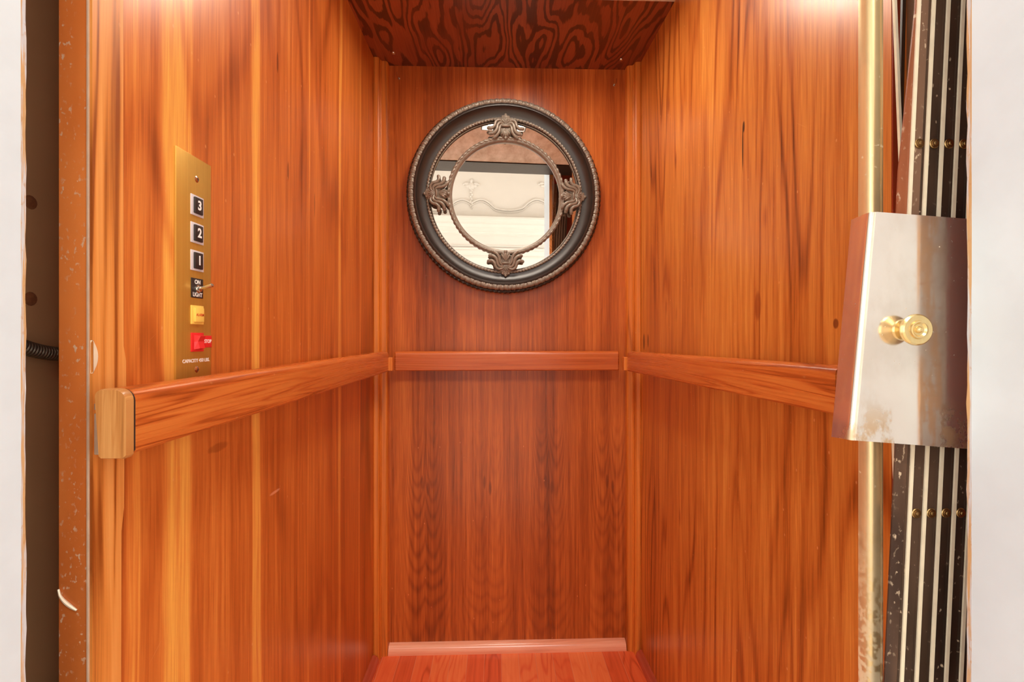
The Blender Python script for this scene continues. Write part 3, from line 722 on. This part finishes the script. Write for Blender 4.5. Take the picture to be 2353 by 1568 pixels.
# wide steel lock plate with knob
PY = 0.4308
c = [at(2003, 487, Y=PY), at(1955, 1013, Y=PY)]
tr, br = at(2330, 511, Y=PY), at(2330, 1040, Y=PY)
def plate_ring(p, pr):
    """from flange end round the bend to the right edge, then back with thickness"""
    X, Z = p.x, p.z; r = 0.006
    out = [(X - 0.0012, PY + .024, Z - .0015)]
    for i in range(9):
        a = PI - PI / 2 * i / 8
        out.append((X + r + r * math.cos(a) - 0.0006, PY + r - r * math.sin(a), Z))
    out.append((pr.x, PY, pr.z))
    th = .0012; back = [(pr.x, PY + th, pr.z)]
    for i in range(9):
        a = PI / 2 + PI / 2 * i / 8
        out_x = X + r + (r - th) * math.cos(a) - 0.0006
        back.append((out_x, PY + r - (r - th) * math.sin(a), Z))
    back.append((X - .0012 + th, PY + .024, Z - .0015))
    return [Vector(v) for v in out + back]
m = MB(); A, B = plate_ring(c[1], br), plate_ring(c[0], tr); rows = []
for i in range(9):
    t = i / 8; rows.append([a.lerp(b, t) for a, b in zip(A, B)])
m.loft(rows, cap=False)
for row in (m.bm.verts[:],):
    pass
n_ = len(A); vs = list(m.bm.verts); 
for base in (0, 8 * n_):
    h = n_ // 2
    for i in range(h - 1):
        try: m.bm.faces.new((vs[base + i], vs[base + i + 1], vs[base + n_ - 2 - i], vs[base + n_ - 1 - i]))
        except (ValueError, IndexError): pass
pl = tag(m.build('lock_plate', M_chrome, GP, angle=0.7), 'polished steel plate')
kc = at(2111, 758, Y=0.415)
m = MB(); m.lathe([(0.0100, 0.0), (0.0100, .0015), (0.0062, .0025), (0.0060, .0065), (0.0095, .0085), (0.0133, .0105), (0.0143, .0130), (0.0140, .0148), (0.0128, .0158),
                   (0.0100, .0152), (0.0085, .0154), (0.0078, .0170), (0.0066, .0174), (0.0050, .0160), (0.0032, .0158), (0.0026, .0176), (0.0014, .0188), (0.0001, .0190)],
                  (kc.x, PY, kc.z), (0, -1, 0), 40)
tag(m.build('knob', M_brass_knob, pl), 'round brass knob')

# ------------------------------------------------------------------ hoistway around the cab
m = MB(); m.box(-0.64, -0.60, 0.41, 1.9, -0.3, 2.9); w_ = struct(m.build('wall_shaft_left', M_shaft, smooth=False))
for py in (465, 687):
    p = at(70, py, X=-0.60)
    m = MB(); m.lathe([(0.009, 0), (0.008, .0012), (0.0045, .002), (0.0001, .003)], p, (1, 0, 0), 14); m.build('rusty_bolt', M_rust, w_)
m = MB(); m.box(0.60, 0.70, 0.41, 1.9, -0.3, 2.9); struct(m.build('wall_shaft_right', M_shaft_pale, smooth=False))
m = MB(); m.box(-0.64, 0.74, 1.9, 1.94, -0.3, 2.9); struct(m.build('wall_shaft_back', M_shaft, smooth=False))
pa, pb = at(20, 790, X=-0.585), at(160, 812, X=-0.589)
pts, rad = [], []
N_ = 150
for i in range(N_):
    t = i / (N_ - 1); p = pa.lerp(pb, t); p.z -= 0.004 * math.sin(PI * t) * 1.0 + 0.004 * (t - .5); pts.append(p)
    rad.append(0.0078 + 0.0016 * abs(math.sin(PI * i / 7.0)))
m = MB(); m.tube(pts, rad, 20)
tag(m.build('flexible_conduit', M_darkmetal, angle=1.0), 'grey ribbed flexible metal conduit in the dark gap at the left', 'conduit')

# ------------------------------------------------------------------ hall wall with the doorway the camera stands at
XJL, XJR, YJ, YH, DH = -0.387, 0.4116, 0.402, 0.24, EYE + 1.05
HZ = EYE + 2.15
m = MB(); m.box(XJL - 0.022, XJL, YH - .01, YJ, -0.02, DH); struct(m.build('door_1', M_white, smooth=False), None)
m = MB(); m.box(XJR, XJR + 0.022, YH - .01, YJ, -0.02, DH); struct(m.build('door_2', M_white, smooth=False))
m = MB(); m.box(XJL - .022, XJR + .022, YH - .01, YJ, DH, DH + .022); struct(m.build('door_3', M_white, smooth=False))
def ragged(name, x0, x1):
    m = MB(); rows = []; n = 140
    for i in range(n + 1):
        z = DH * i / n; j = random.uniform(-.0007, .0007); k = random.uniform(-.0004, .0004)
        rows.append([(x0, YJ, z), (x1, YJ, z), (x1 + (k if x1 > 0 and x1 < .5 and x0 > 0 else 0), YJ + .0042 + j, z), (x0 + (k if x0 < 0 else 0), YJ + .0042 + j, z)])
    m.loft(rows); return struct(m.build(name, M_raw, smooth=False))
ragged('trim_7', XJL - .022, XJL + .0001); ragged('trim_8', XJR - .0001, XJR + .022)
# casing on the hall side, wall around
m = MB()
m.box(-2.0, XJL - .022, YH, YJ, -.02, HZ); m.box(XJR + .022, 2.0, YH, YJ, -.02, HZ); m.box(XJL - .022, XJR + .022, YH, YJ, DH + .022, HZ)
struct(m.build('wall_hall_front', M_cream, smooth=False))
m = MB(); m.box(-.60, XJL - .03, YJ + .0002, YJ + .004, -.02, 2.9); m.box(XJR + .03, .70, YJ + .0002, YJ + .004, -.02, 2.9); m.box(XJL - .03, XJR + .03, YJ + .0002, YJ + .004, DH + .03, 2.9)
struct(m.build('wall_shaft_front', M_redsteel, smooth=False))
m = MB(); m.box(XJL - .10, XJL - .004, YH - .022, YH - .0101, 0, DH + .09, .004); m.box(XJR + .004, XJR + .10, YH - .022, YH - .0101, 0, DH + .09, .004)
struct(m.build('trim_9', M_white, smooth=False))
m = MB(); m.box(-2.0, 2.0, -2.8, YJ + .004, -0.03, -0.001); struct(m.build('floor_hall', M_hallfloor, smooth=False))
m = MB(); m.box(-2.0, 2.0, -2.8, YJ, HZ, HZ + .03); struct(m.build('ceiling_hall', M_cream, smooth=False))
YR = -2.74
for sgn, nm, wi in ((-1, 'wall_hall_left', 'fill_pane_left'), (1, 'wall_hall_right', 'fill_pane_right')):  # side panes are added: unseen glowing fill that brightens cab and gap
    a0, a1, b0, b1 = -2.45, -0.75, 0.35, EYE + 1.35
    f0, f1 = sorted((sgn * 2.0, sgn * 2.06)); m = MB()
    m.box(f0, f1, -2.8, a0, 0, HZ); m.box(f0, f1, a1, YJ, 0, HZ); m.box(f0, f1, a0, a1, 0, b0); m.box(f0, f1, a0, a1, b1, HZ)
    struct(m.build(nm, M_cream, smooth=False))
    g0, g1 = sorted((sgn * 2.045, sgn * 2.055))
    m = MB(); m.box(g0, g1, a0, a1, b0, b1); wn = struct(m.build(wi, M_fill, smooth=False))
    g0, g1 = sorted((sgn * 2.01, sgn * 2.04)); m = MB(); ym = (a0 + a1) / 2; zm = (b0 + b1) / 2
    m.box(g0, g1, a0, a0 + .05, b0, b1); m.box(g0, g1, a1 - .05, a1, b0, b1); m.box(g0, g1, a0, a1, b0, b0 + .05); m.box(g0, g1, a0, a1, b1 - .05, b1)
    m.box(g0, g1, a0, a1, zm - .02, zm + .02); m.build('pane_frame', M_white, wn, smooth=False)  # frame round the added fill pane
WX0, WX1, WZ0, WZ1 = -1.75, -0.86, 0.55, EYE + 1.18
m = MB()
m.box(-2.0, WX0, YR - .05, YR, 0, HZ); m.box(WX1, 2.0, YR - .05, YR, 0, HZ); m.box(WX0, WX1, YR - .05, YR, 0, WZ0); m.box(WX0, WX1, YR - .05, YR, WZ1, HZ)
struct(m.build('wall_hall_rear', M_cream, smooth=False))
m = MB(); m.box(WX0, WX1, YR - .049, YR - .040, WZ0, WZ1); wn = struct(m.build('window_1', M_sky, smooth=False))
m = MB(); m.box(WX0 - .05, WX0, YR, YR + .02, WZ0 - .05, WZ1 + .05); m.box(WX1, WX1 + .05, YR, YR + .02, WZ0 - .05, WZ1 + .05); m.box(WX0, WX1, YR, YR + .02, WZ1, WZ1 + .05); m.box(WX0, WX1, YR, YR + .03, WZ0 - .05, WZ0)
m.box((WX0 + WX1) / 2 - .015, (WX0 + WX1) / 2 + .015, YR - .04, YR - .01, WZ0, WZ1)
m.build('pane_frame', M_white, wn, smooth=False)
# cornice seen in the mirror: layered mouldings
cz = EYE + 1.33
prof = [(0, -.06), (.012, -.06), (.012, -.045), (.025, -.04), (.03, -.02), (.045, -.015), (.05, .02), (.075, .03), (.09, .06), (.09, .075), (.11, .08), (.12, .12), (.14, .125), (.14, .145), (0, .145)]
m = MB(); m.prism(prof, lambda p: (-2.0, YR + p[0], cz + p[1]), lambda p: (2.0, YR + p[0], cz + p[1])); struct(m.build('trim_10', M_cream, angle=0.3))
m = MB(); 
for dz, h, d in ((-.20, .012, .02), (-.24, .02, .03), (-.33, .01, .015)): m.box(WX1 + .06, 2.0, YR, YR + d, cz + dz, cz + dz + h, .003)
struct(m.build('trim_11', M_cream, smooth=False))
# plaster swags and a drop on the frieze
def mirrored(px, py):
    """where the line of sight through a pixel lands on the rear hall wall after the mirror"""
    e = Vector((0, 0, EYE)); d = (at(px, py, Y=1.0) - e)
    n = Vector((math.sin(TILT), -math.cos(TILT), 0)); p0 = Vector((MX0, YB - .0135, MZ)) + n * 0.012
    h = e + d * ((p0 - e).dot(n) / d.dot(n)); r = d - n * (2 * d.dot(n))
    q = h + r * ((YR - h.y) / r.y); return Vector((q.x, YR, q.z))
m = MB()
for x0, x1 in ((1083, 1255), (1083, 911), (1255, 1427), (911, 739)):
    for o_, r in ((0, .011), (5, .006)):
        pts = []
        for i in range(41):
            t = i / 40; px = x0 + (x1 - x0) * t; s_ = math.sin(PI * t); py = 468 + o_ - 12 * math.sin(2 * PI * min(t, 1 - t) * 1.6) * (1 if min(t, 1 - t) < .31 else 0) + 16 * s_ ** 2
            q_ = mirrored(px, py); q_.y += .012; pts.append(q_)
        m.tube(pts, r, 8)
swag = struct(m.build('trim_12', M_cream))
def drop(px, lab):
    q_ = mirrored(px, 428); D_ = swag
    m = MB()
    for dx, dz, rx, rz in ((0, .0, .04, .05), (.06, .03, .035, .02), (-.06, .03, .035, .02), (.045, .0, .03, .02), (-.045, .0, .03, .02), (0, .06, .02, .03), (.09, .02, .02, .012), (-.09, .02, .02, .012)):
        m.ball(q_ + Vector((dx, .005, dz)), (rx, .02, rz))
        for i in range(9): m.ball(q_ + Vector((.006 * (-1) ** i, .006, -.05 - .028 * i)), (.019 - .0012 * i, .016, .017))
    m.build('plaster_drop', M_cream, D_)
drop(1083, 'cream plaster shell with bead drop at the left of the mirror reflection')
drop(1255, 'cream plaster shell with bead drop behind the gate edge in the mirror reflection')
M_gold = M_brass_post

# ------------------------------------------------------------------ light
def area(name, loc, rot, sx, sy, en, col):
    l = bpy.data.lights.new(name, 'AREA'); l.shape = 'RECTANGLE'; l.size = sx; l.size_y = sy; l.energy = en; l.color = col
    o = bpy.data.objects.new(name, l); C.objects.link(o); o.location = loc; o.rotation_euler = rot; return o
area('hall_lamp', (0.30, -1.15, HZ - .22), (math.radians(24), 0, 0), 1.3, 0.6, 46, (1.0, 0.96, 0.90))
w = bpy.data.worlds.new('world'); bpy.context.scene.world = w; w.use_nodes = True
w.node_tree.nodes['Background'].inputs[0].default_value = (0.9, 0.85, 0.8, 1); w.node_tree.nodes['Background'].inputs[1].default_value = 0.15

# ------------------------------------------------------------------ camera
cam = bpy.data.cameras.new('camera'); co = bpy.data.objects.new('camera', cam); C.objects.link(co)
cam.sensor_width = 36; cam.lens = FP / 2353 * 36; cam.shift_y = -(784 - HY) / 2353; cam.clip_start = 0.02
co.location = (0, 0, EYE); co.rotation_euler = (PI / 2, 0, -YAW)
sc = bpy.context.scene; sc.camera = co
sc.view_settings.view_transform = 'Standard'; sc.view_settings.look = 'None'; sc.view_settings.gamma = 1; sc.view_settings.exposure = 0.0
sc.cycles.max_bounces = 10; sc.cycles.diffuse_bounces = 6; sc.cycles.glossy_bounces = 6
